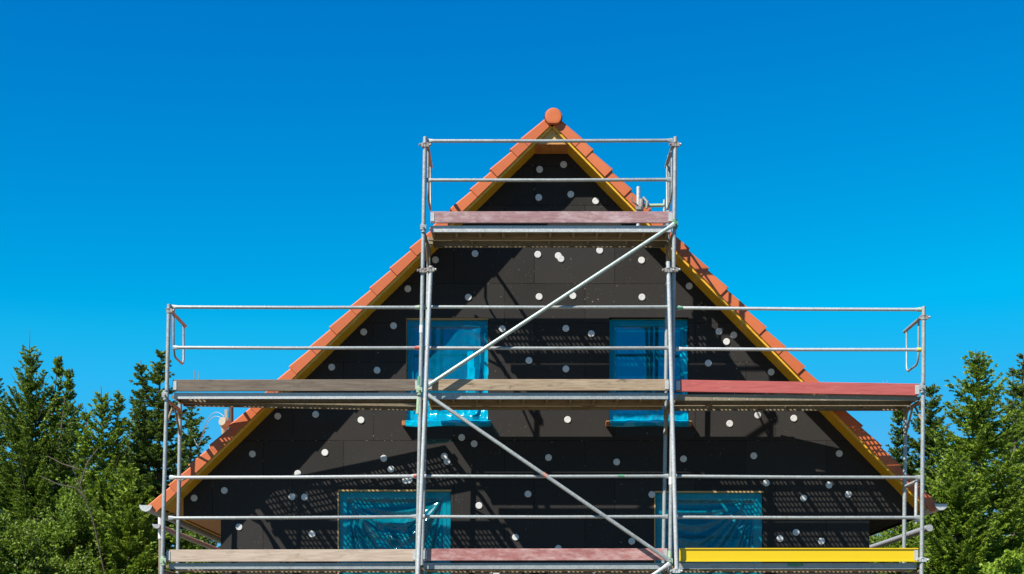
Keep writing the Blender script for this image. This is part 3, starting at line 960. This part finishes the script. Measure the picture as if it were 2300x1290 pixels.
# diagonal braces on the outside
def brace(pa, pb, mat, Y=17.945, r=0.0225):
    a, c = P(*pa, Y), P(*pb, Y)
    L = (c - a).length
    b = MB()
    ts = [0, 0.05, 0.10, L - 0.10, L - 0.05, L]
    b.path([a.lerp(c, t/L) for t in ts], r, 14, flat=[(0.4, 1.3), (0.5, 1.25), (1, 1), (1, 1), (0.5, 1.25), (0.4, 1.3)])
    return sc(b, 'diagonal_brace', mat)
PALETUBE = m_galv('pale_green_grey_tube', (0.44, 0.52, 0.48), amount=0.2)
br1 = brace((956, 870), (1516, 503), PALETUBE)
br2 = brace((956, 884), (1503, 1259), GALV)
br3 = brace((1505, 1266), (955, 1640), GALV2)
b = MB(); q0, q1 = P(1205, 1066, 17.945), P(1221, 1074, 17.945)
b.path([P(1219, 1064, 17.945), P(1229, 1071, 17.945)], 0.0235, 14); sc(b, 'paint_mark', m_plain('pinkish_mark', (0.6, 0.3, 0.25)), br2)

# couplers and collars
def coupler(p, axis='z', r=0.031, h=0.05, bolts=1, mat=RUSTY, wide=0.0):
    b = MB()
    p = Vector(p)
    b.path([p - Vector((0, 0, h/2)), p + Vector((0, 0, h/2))], r, 14)
    b.path([p + Vector((0, 0, h/2 - 0.006)), p + Vector((0, 0, h/2 + 0.004))], r + 0.006, 14)
    for s in ((-1, 1) if bolts == 2 else (1,)):
        b.path([p + Vector((s*r*0.8, -0.012, 0)), p + Vector((s*(r + 0.042), -0.03, 0))], 0.008, 8)
        b.path([p + Vector((s*(r + 0.022), -0.022, 0)), p + Vector((s*(r + 0.040), -0.029, 0))], 0.016, 6)
        b.box((p.x + s*r - 0.014, p.y - 0.035, p.z - h*0.45), (p.x + s*r + 0.014, p.y + 0.012, p.z + h*0.45))
    return b
for (px, py, Y, bolts) in ((951, 609, 17.99, 2), (967, 607, 17.94, 2), (1514, 607, 17.99, 2), (1501, 608, 17.94, 2), (955, 327, YF, 2), (1516.5, 326, YF, 2),
                           (379.5, 699, YF, 1), (2074.5, 714, YF, 1), (1519, 1283, 17.94, 2), (2071, 1258, YF, 2), (405, 1076, YR, 1)):
    sc(coupler(P(px, py, Y), bolts=bolts), 'coupler', RUSTY if py < 1200 else GALV2)
for (px, py, mat) in ((942, 877, PALEG), (1516, 504, GREENP), (1504, 1261, PALEG), (371, 888, GALV), (2071, 872, GALV), (951, 512, GALV), (367, 1260, PALEG)):
    b = MB(); p = P(px, py, 17.985)
    b.path([p - Vector((0, 0, 0.055)), p + Vector((0, 0, 0.055))], 0.0275, 14)
    b.box((p.x - 0.035, p.y - 0.03, p.z - 0.03), (p.x + 0.035, p.y + 0.012, p.z + 0.03))
    b.path([p + Vector((0, -0.03, 0)), p + Vector((0, -0.055, 0))], 0.013, 6)
    sc(b, 'brace_clamp', mat, bevel=0.003)
b = MB(); b.path([P(942.5, 846, YF), P(942, 872, YF)], RP + 0.0012, 16); sc(b, 'paint_mark', GREENP)
b = MB(); b.path([P(952, 506, YF), P(951.8, 519, YF)], RP + 0.0045, 16); sc(b, 'paint_mark', YELP)
b = MB(); b.path([P(941, 893, YF), P(939, 930, YF)], RP + 0.0012, 16); sc(b, 'paint_mark', PALEG)
b = MB(); b.path([P(947, 731, YF), P(946.5, 748, YF)], RP + 0.0012, 16); sc(b, 'sticker', WHITEP)
b = MB(); b.path([P(1507, 1072, YF), P(1506.8, 1089, YF)], RP + 0.0012, 16); sc(b, 'sticker', WHITEP)
b = MB(); b.path([P(1504.8, 1238, YF), P(1504.5, 1256, YF)], RP + 0.0012, 16); sc(b, 'paint_mark', PALEG)

# depth transoms under the platforms
def lerp_post(i, z):
    pa, pb, Y = POSTS[i]
    a, c = P(*pa, Y), P(*pb, Y)
    return a.lerp(c, (a.z - z)/(a.z - c.z))
for i0, i1, lv in ((1, 5, 'top'), (2, 6, 'top'), (0, 4, 'mid'), (1, 5, 'mid'), (2, 6, 'mid'), (3, 7, 'mid'), (0, 4, 'low'), (1, 5, 'low'), (2, 6, 'low'), (3, 7, 'low')):
    z = LV[lv] - 0.10
    a, c = lerp_post(i0, z), lerp_post(i1, z)
    b = MB()
    d = (c - a)
    b.path([a + d*0.03, a + d*0.5, a + d*0.88, a + d*0.97 + Vector((0, 0, -0.035)), c + Vector((0, 0, -0.10))], 0.025, 12)
    b.path([a + Vector((0, 0.01, -0.26)), a + d*0.45 + Vector((0, 0, -0.02))], 0.014, 8)
    b.path([c + Vector((0, -0.01, -0.30)), a + d*0.6 + Vector((0, 0, -0.02))], 0.014, 8)
    sc(b, 'transom', GALVD)

# end guards: a tube reaching back from the front standard with a bent loop below it
def end_guard(px, py, drop, side):
    a = P(px, py, YF + 0.02); c = Vector((a.x + 0.0, YR + 0.02, a.z))
    a2 = a + Vector((-side*0.03, 0, 0)); c2 = c + Vector((-side*0.03, 0, 0))
    b = MB()
    b.path([a2 + Vector((0, -0.02, 0)), c2], 0.021, 12)
    f, r = a2 + Vector((0, 0.10, 0)), c2 + Vector((0, -0.10, 0))
    zb = a.z - drop
    pts = [f, Vector((f.x, f.y, zb + 0.13)), Vector((f.x, f.y + 0.015, zb + 0.07)), Vector((f.x, f.y + 0.06, zb + 0.015)), Vector((f.x, f.y + 0.12, zb)),
           Vector((r.x, r.y - 0.08, zb)), Vector((r.x, r.y - 0.03, zb + 0.02)), Vector((r.x, r.y, zb + 0.07)), r]
    b.path(pts, 0.0135, 10)
    sc(b, 'end_guard', RUSTY if side < 0 else GALV)
end_guard(380, 701, 0.50, -1); end_guard(2074, 714, 0.52, 1); end_guard(955, 329, 0.58, -1); end_guard(1516.5, 328, 0.58, 1)
b = MB(); a = P(2066, 1078, YF + 0.04)
b.path([a, a + Vector((0, 0.30, 0.0)), P(2033, 1093, YR - 0.02)], 0.020, 12)
a2 = P(2058, 1080, YF + 0.05); b.path([a2, P(2057, 1176, YF + 0.05)], 0.019, 12)
sc(b, 'end_guard', GALV2)
# thin pins standing behind the toe boards
b = MB()
for px in (437, 447):
    b.path([P(px, 905, 18.7), P(px, 829 + (px % 7), 18.7)], 0.0045, 6)
for px in (1984, 1993):
    b.path([P(px, 905, 18.7), P(px, 855, 18.7)], 0.0045, 6)
sc(b, 'pin', RUSTY)

# ------------------------------------------------------------------ loose bracket on the top platform
zt = LV['top']
bp = P(1433, 475, 18.55); bp.z = zt
brk = thing('tube_bracket', 'stub of steel tube with rusty coupler and green cross tube on the top platform', 'bracket', bp)
b = MB(); b.path([(bp.x, 18.55, zt), (bp.x + 0.006, 18.55, P(1434, 420, 18.55).z)], 0.024, 14); b.build('tube', GALV2, brk, bp)
zc_ = P(1440, 462, 18.55).z
b = MB()
b.path([(bp.x + 0.03, 18.545, zc_ - 0.07), (bp.x + 0.045, 18.54, zc_ + 0.07)], 0.036, 10)
b.path([(bp.x + 0.06, 18.52, zc_ + 0.09), (bp.x + 0.11, 18.5, zc_ + 0.03), (bp.x + 0.10, 18.5, zc_ - 0.05)], 0.016, 8)
b.path([(bp.x - 0.01, 18.52, zc_), (bp.x - 0.07, 18.5, zc_ + 0.03), (bp.x - 0.085, 18.5, zc_ + 0.10)], 0.011, 8)
b.box((bp.x - 0.03, 18.50, zc_ - 0.06), (bp.x + 0.03, 18.53, zc_ - 0.02))
b.build('coupler', RUSTY, brk, bp)
b = MB(); xe = P(1492, 462, 18.55).x
b.path([(bp.x + 0.05, 18.56, zc_), (xe, 18.56, zc_ + 0.005)], 0.022, 12); b.build('cross_tube', PALEG, brk, bp)
b = MB(); b.path([(xe, 18.56, zt), (xe, 18.56, P(1492, 448, 18.55).z)], [0.018, 0.012], 8); b.box((xe - 0.05, 18.53, zt), (xe + 0.05, 18.60, zt + 0.008)); b.build('foot', GALV2, brk, bp)

# ------------------------------------------------------------------ trees
def mesh_np(name, V, Q, mat, parent, tint=None):
    me = bpy.data.meshes.new(name)
    nv, nq = len(V), len(Q)
    me.vertices.add(nv); me.vertices.foreach_set('co', V.astype(np.float32).ravel())
    me.loops.add(nq*4); me.loops.foreach_set('vertex_index', Q.astype(np.int32).ravel())
    me.polygons.add(nq); me.polygons.foreach_set('loop_start', np.arange(0, nq*4, 4, dtype=np.int32))
    if tint is not None:
        at = me.attributes.new('tint', 'FLOAT', 'FACE'); at.data.foreach_set('value', tint.astype(np.float32))
    me.materials.append(mat)
    me.update(calc_edges=True)
    o = bpy.data.objects.new(name, me)
    return add_at(o, parent)

def unit(v):
    return v / np.maximum(1e-6, np.linalg.norm(v, axis=1))[:, None]

def leaves(rng, C, D, l, w, tint):
    """one small pointed leaf face at each centre C, pointing along D"""
    n = len(C)
    D = unit(D)
    R = rng.normal(size=(n, 3)); S = unit(np.cross(D, R))
    l = l*rng.uniform(0.6, 1.3, n)[:, None]; w = w*rng.uniform(0.6, 1.3, n)[:, None]
    Nn = np.cross(D, S)*w*0.5
    V = np.stack([C - D*l*0.5, C + S*w*0.5 + Nn*0.4, C + D*l*0.5, C - S*w*0.5 + Nn*0.4], 1).reshape(-1, 3)
    Q = np.arange(n*4).reshape(n, 4)
    return V, Q, tint

def conifer(name, label, px, top, Y, R, seed, mat, nbr=170, dens=1.0, asc=0.55, leaf=(0.105, 0.032), tops=(), bare=0, power=0.85, leader=0.0, group='conifers'):
    rng = np.random.RandomState(seed)
    base = Vector((P(px, top, Y).x, Y, 0)); h = P(px, top, Y).z
    t = thing(name, label, 'tree', base, group)
    b = MB()
    lean = rng.uniform(-0.02, 0.02)
    def trunk_pt(z): return np.array([lean*z + 0.05*math.sin(z*0.9 + seed), 0.05*math.cos(z*0.7), z])
    zz = np.linspace(0, h, 12)
    r0 = 0.016*h
    b.path([trunk_pt(z) for z in zz], [max(0.008, r0*(1 - z/h)**0.9 + 0.006) for z in zz], 7)
    if leader:
        b.path([trunk_pt(h) - np.array([0, 0, 0.05]), trunk_pt(h) + np.array([0.015, 0, leader*0.6]), trunk_pt(h) + np.array([-0.01, 0, leader])], [0.011, 0.008, 0.003], 6)
    spines = [(0.0, h, R, 0.0, 0.0, nbr)]
    for (dpx, dy, rr) in tops:           # side leaders
        x = dpx*Y/F; hh = P(px, dy, Y).z
        spines.append((hh*0.45, hh, rr, x, rng.uniform(-0.5, 0.5), int(nbr*0.55)))
    CC, DD, TT = [], [], []
    for (zb, ht, RR, ox, oy, nb) in spines:
        if ox or oy:
            b.path([trunk_pt(zb), trunk_pt(zb) + np.array([ox*0.7, oy*0.7, (ht - zb)*0.4]), trunk_pt(0)*0 + np.array([ox, oy, ht])], [0.06, 0.04, 0.008], 6)
        zlo = zb if (ox or oy) else 0.05*h
        nw = max(6, int((ht - zlo)/0.27))
        todo = []
        for w_ in range(nw):
            f = (w_ + rng.uniform(-0.2, 0.2))/nw
            a0 = rng.uniform(0, 6.28)
            nb_ = max(4, int(nb/nw*rng.uniform(0.8, 1.2)))
            todo += [(f, a0 + 6.283*j/nb_ + rng.normal(0, 0.16)) for j in range(nb_)]
        for f, az in todo:
            f = min(0.99, max(0.01, f + rng.normal(0, 0.012)))
            z = zlo + (ht - zlo)*f
            q = ((ht - z)/(ht - (zlo if not (ox or oy) else zlo*0.5)))
            L = RR*(q**power)*rng.uniform(0.70, 1.12)*(1.18 if rng.uniform() < 0.1 else 1) + 0.06
            el = asc*(1.15 - q) + rng.uniform(-0.14, 0.16)
            d = np.array([math.cos(az)*math.cos(el), math.sin(az)*math.cos(el), math.sin(el)])
            if ox or oy:
                s_ = (z - zb)/(ht - zb)
                p0 = np.array([ox*min(1, s_*1.6), oy*min(1, s_*1.6), z])
            else:
                p0 = trunk_pt(z)
            ss = np.linspace(0, 1, 5)
            droop = rng.uniform(0.02, 0.22)*L
            pts = [p0 + d*L*s + np.array([0, 0, -droop*math.sin(math.pi*s*0.8) + 0.12*L*s*s]) for s in ss]
            if L > 0.25:
                b.path(pts, [0.004 + 0.012*L*(1 - s) for s in ss], 4, caps=False)
            if bare and rng.uniform() < bare:
                continue
            side = np.array([-math.sin(az), math.cos(az), 0])
            ns = max(3, int((L/0.075)*dens))
            sv = np.linspace(0.10, 1.0, ns) + rng.normal(0, 0.02, ns)
            ctint = rng.uniform(0, 1)
            for si in sv:
                c0 = p0 + d*L*si + np.array([0, 0, -droop*math.sin(math.pi*si*0.8) + 0.12*L*si*si])
                for sg in (-1, 1, 0):
                    wl = (0.34*L*(1.05 - si) + 0.07)*rng.uniform(0.5, 1.2)
                    td = d*0.85 + side*sg*rng.uniform(0.5, 0.9) + np.array([0, 0, rng.uniform(-0.12, 0.22)])
                    td /= np.linalg.norm(td)
                    if sg == 0: wl *= 0.5
                    m = max(4, int(wl/0.0145))
                    r = rng.uniform(0, 1, m)
                    C = c0 + td*(wl*r)[:, None] + rng.normal(0, 0.014, (m, 3))*(1.2 - r)[:, None]
                    C[:, 2] -= 0.25*wl*r*r
                    CC.append(C); DD.append(td + rng.normal(0, 0.42, (m, 3)))
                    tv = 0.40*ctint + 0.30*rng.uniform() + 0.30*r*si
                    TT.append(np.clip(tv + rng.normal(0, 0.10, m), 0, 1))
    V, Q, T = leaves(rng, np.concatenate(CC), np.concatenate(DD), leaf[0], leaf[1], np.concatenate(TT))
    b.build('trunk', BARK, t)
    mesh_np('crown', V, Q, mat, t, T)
    return t

def bush(name, label, px, top, Y, rx, rz, seed, mat, ncl=70, nl=200, leaf=(0.075, 0.05), cat='tree', group=None, ry=None, bare=()):
    rng = np.random.RandomState(seed)
    base = Vector((P(px, top, Y).x, Y, 0)); h = P(px, top, Y).z
    t = thing(name, label, cat, base, group)
    b = MB()
    cz = h - rz
    lowz = min(0.4, h*0.2)
    b.path([(0, 0, 0), (0.06, 0.02, max(0.3, cz*0.6)), (0.0, 0.0, max(0.5, h*0.7))], [0.02*h, 0.014*h, 0.01], 7)
    CC, DD, TT = [], [], []
    for k in range(ncl):
        d = rng.normal(size=3); d /= np.linalg.norm(d)
        r = rng.uniform(0.25, 1.0)**0.5 * (0.78 + 0.3*math.sin(3*math.atan2(d[1], d[0]) + seed) * 0.5)
        c = np.array([d[0]*rx*r, d[1]*(ry or rx)*r, cz + d[2]*rz*r])
        if c[2] < lowz: c[2] = rng.uniform(lowz, lowz + 0.5)
        mid = np.array([c[0]*0.45, c[1]*0.45, max(0.3, c[2]*0.65)])
        b.path([(0, 0, max(0.15, c[2]*0.3)), mid, c], [0.03, 0.018, 0.005], 5, caps=False)
        cr = rng.uniform(0.08, 0.19)*max(rx, rz)
        n = int(1.7*nl*rng.uniform(0.6, 1.4))
        g_ = rng.normal(size=(n, 3)); g_ = unit(g_)*(rng.uniform(0.1, 1, n)**0.5)[:, None]
        C = c + g_*np.array([cr*1.15, cr*1.15, cr*0.8])
        CC.append(C); DD.append(g_*0.7 + rng.normal(0, 0.7, (n, 3)) + np.array([0, 0, 0.2]))
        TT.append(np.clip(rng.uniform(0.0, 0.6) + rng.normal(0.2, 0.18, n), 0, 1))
        # shoots sticking out of the clump
        for q in range(7):
            sd = d*0.7 + rng.normal(0, 0.5, 3) + np.array([0, 0, 0.5]); sd /= np.linalg.norm(sd)
            L = cr*rng.uniform(1.0, 2.3); m = 34
            s = rng.uniform(0.2, 1, m)
            CC.append(c + sd*(L*s)[:, None] + rng.normal(0, 0.035, (m, 3))); DD.append(np.repeat(sd[None], m, 0) + rng.normal(0, 0.8, (m, 3)))
            TT.append(np.clip(rng.uniform(0.3, 0.9, m), 0, 1))
            b.path([c, c + sd*L], [0.008, 0.003], 4, caps=False)
    for pts in bare:
        b.path([np.array([(x - px)*Y/F, yy, P(0, y, Y).z]) for x, y, yy in pts], [0.014*(1 - i/len(pts)) + 0.004 for i in range(len(pts))], 6)
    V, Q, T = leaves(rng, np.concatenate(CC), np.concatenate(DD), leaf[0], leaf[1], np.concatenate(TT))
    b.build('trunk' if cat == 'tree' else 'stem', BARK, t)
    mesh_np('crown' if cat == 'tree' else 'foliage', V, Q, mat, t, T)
    return t

LEAF_DK = m_leaf('dark_conifer_needles', (0.034, 0.072, 0.012), (0.185, 0.265, 0.036), 0.3)
LEAF_MD = m_leaf('green_conifer_needles', (0.050, 0.098, 0.012), (0.245, 0.350, 0.036), 0.33)
LEAF_LT = m_leaf('light_green_needles', (0.070, 0.125, 0.010), (0.300, 0.425, 0.036), 0.35)
LEAF_BR = m_leaf('fresh_green_leaves', (0.12, 0.21, 0.015), (0.30, 0.44, 0.04), 0.35)
LEAF_BU = m_leaf('bush_leaves', (0.032, 0.074, 0.008), (0.205, 0.305, 0.024), 0.33)

CG = 'conifers behind the house'
conifer('conifer_tree', 'tall ragged conifer with a thin bare leader far left', 68, 775, 38, 3.25, 1, LEAF_MD, 285, 1.0, 0.75, tops=((57, 795, 1.2), (100, 835, 0.8)), bare=0.06, leader=0.42, group=CG)
conifer('conifer_tree', 'conifer half cut off by the left edge of the picture', -12, 828, 41, 2.39, 2, LEAF_DK, 225, 1.0, 0.5, group=CG)
conifer('conifer_tree', 'lighter two-topped conifer between the ragged one and the pointed dark one', 228, 868, 36, 2.12, 3, LEAF_LT, 240, 0.95, 0.7, tops=((34, 872, 0.9), (-30, 920, 0.8)), bare=0.10, group=CG)
conifer('conifer_tree', 'pointed dark conifer just left of the scaffolding', 347, 785, 37, 2.19, 4, LEAF_DK, 315, 1.15, 0.35, tops=((-32, 808, 0.9),), group=CG)
conifer('conifer_tree', 'low dark conifer showing between scaffold post and left roof edge', 437, 895, 42, 2.26, 5, LEAF_DK, 255, 1.0, 0.45, group=CG)
conifer('conifer_tree', 'dense conifer partly behind the right end of the scaffolding', 2078, 862, 40, 2.47, 6, LEAF_DK, 315, 1.1, 0.5, tops=((-62, 905, 1.0),), group=CG)
conifer('conifer_tree', 'airy pointed green conifer standing free right of the scaffolding', 2205, 783, 36, 3.46, 7, LEAF_LT, 300, 0.85, 0.5, group=CG)
conifer('conifer_tree', 'slim thin-topped conifer right of the airy pointed one', 2268, 822, 43, 1.98, 8, LEAF_MD, 210, 0.75, 0.5, group=CG)
conifer('conifer_tree', 'conifer cut off by the right edge of the picture', 2315, 795, 45, 3.10, 9, LEAF_DK, 270, 0.9, 0.5, group=CG)
conifer('conifer_tree', 'dark conifer filling the space behind the lighter two-topped one', 176, 905, 44, 2.3, 31, LEAF_DK, 260, 0.95, 0.5, group=CG)
conifer('conifer_tree', 'small conifer peeping between the two-topped and the pointed dark one', 296, 892, 43, 1.9, 32, LEAF_MD, 240, 0.95, 0.5, group=CG)
BG = 'broad shrubby trees in front of the conifers'
bush('shrubby_tree', 'dense round green tree in the lower left corner', 25, 1130, 31, 1.5, 1.9, 21, LEAF_BU, 70, 220, group=BG)
bush('shrubby_tree', 'broad green tree below the lighter two-topped conifer', 160, 1085, 33, 1.15, 1.9, 22, LEAF_BU, 60, 200, group=BG,
     bare=[[(262, 1290, -1.0), (246, 1180, -1.3), (222, 1110, -1.4), (198, 1050, -1.5)], [(235, 1140, -1.4), (215, 1115, -1.5), (180, 1108, -1.6), (140, 1090, -1.6)], [(222, 1105, -1.4), (240, 1060, -1.5), (262, 1030, -1.5)], [(222, 1075, -1.5), (190, 1065, -1.6), (158, 1048, -1.6)]])
conifer('conifer_tree', 'low yellowish green conifer hugging the left scaffold post', 290, 1040, 33, 2.14, 23, LEAF_LT, 260, 1.0, 0.6, group=CG)
bush('shrubby_tree', 'green tree seen under the left eave gutter', 440, 1150, 36, 1.2, 1.8, 27, LEAF_BU, 50, 190, group=BG)
conifer('conifer_tree', 'low wide bright conifer in the lower right, below the gap between two taller ones', 2135, 1010, 34, 2.39, 24, LEAF_LT, 300, 1.0, 0.6, group=CG)
bush('shrubby_tree', 'shaded green tree between house corner and right scaffold post', 1990, 1110, 37, 1.3, 2.0, 28, LEAF_BU, 50, 190, group=BG)
bush('bright_shrub', 'fresh bright green shrub at the bottom right corner', 2262, 1238, 27, 0.62, 0.8, 26, LEAF_BR, 40, 170, cat='shrub')
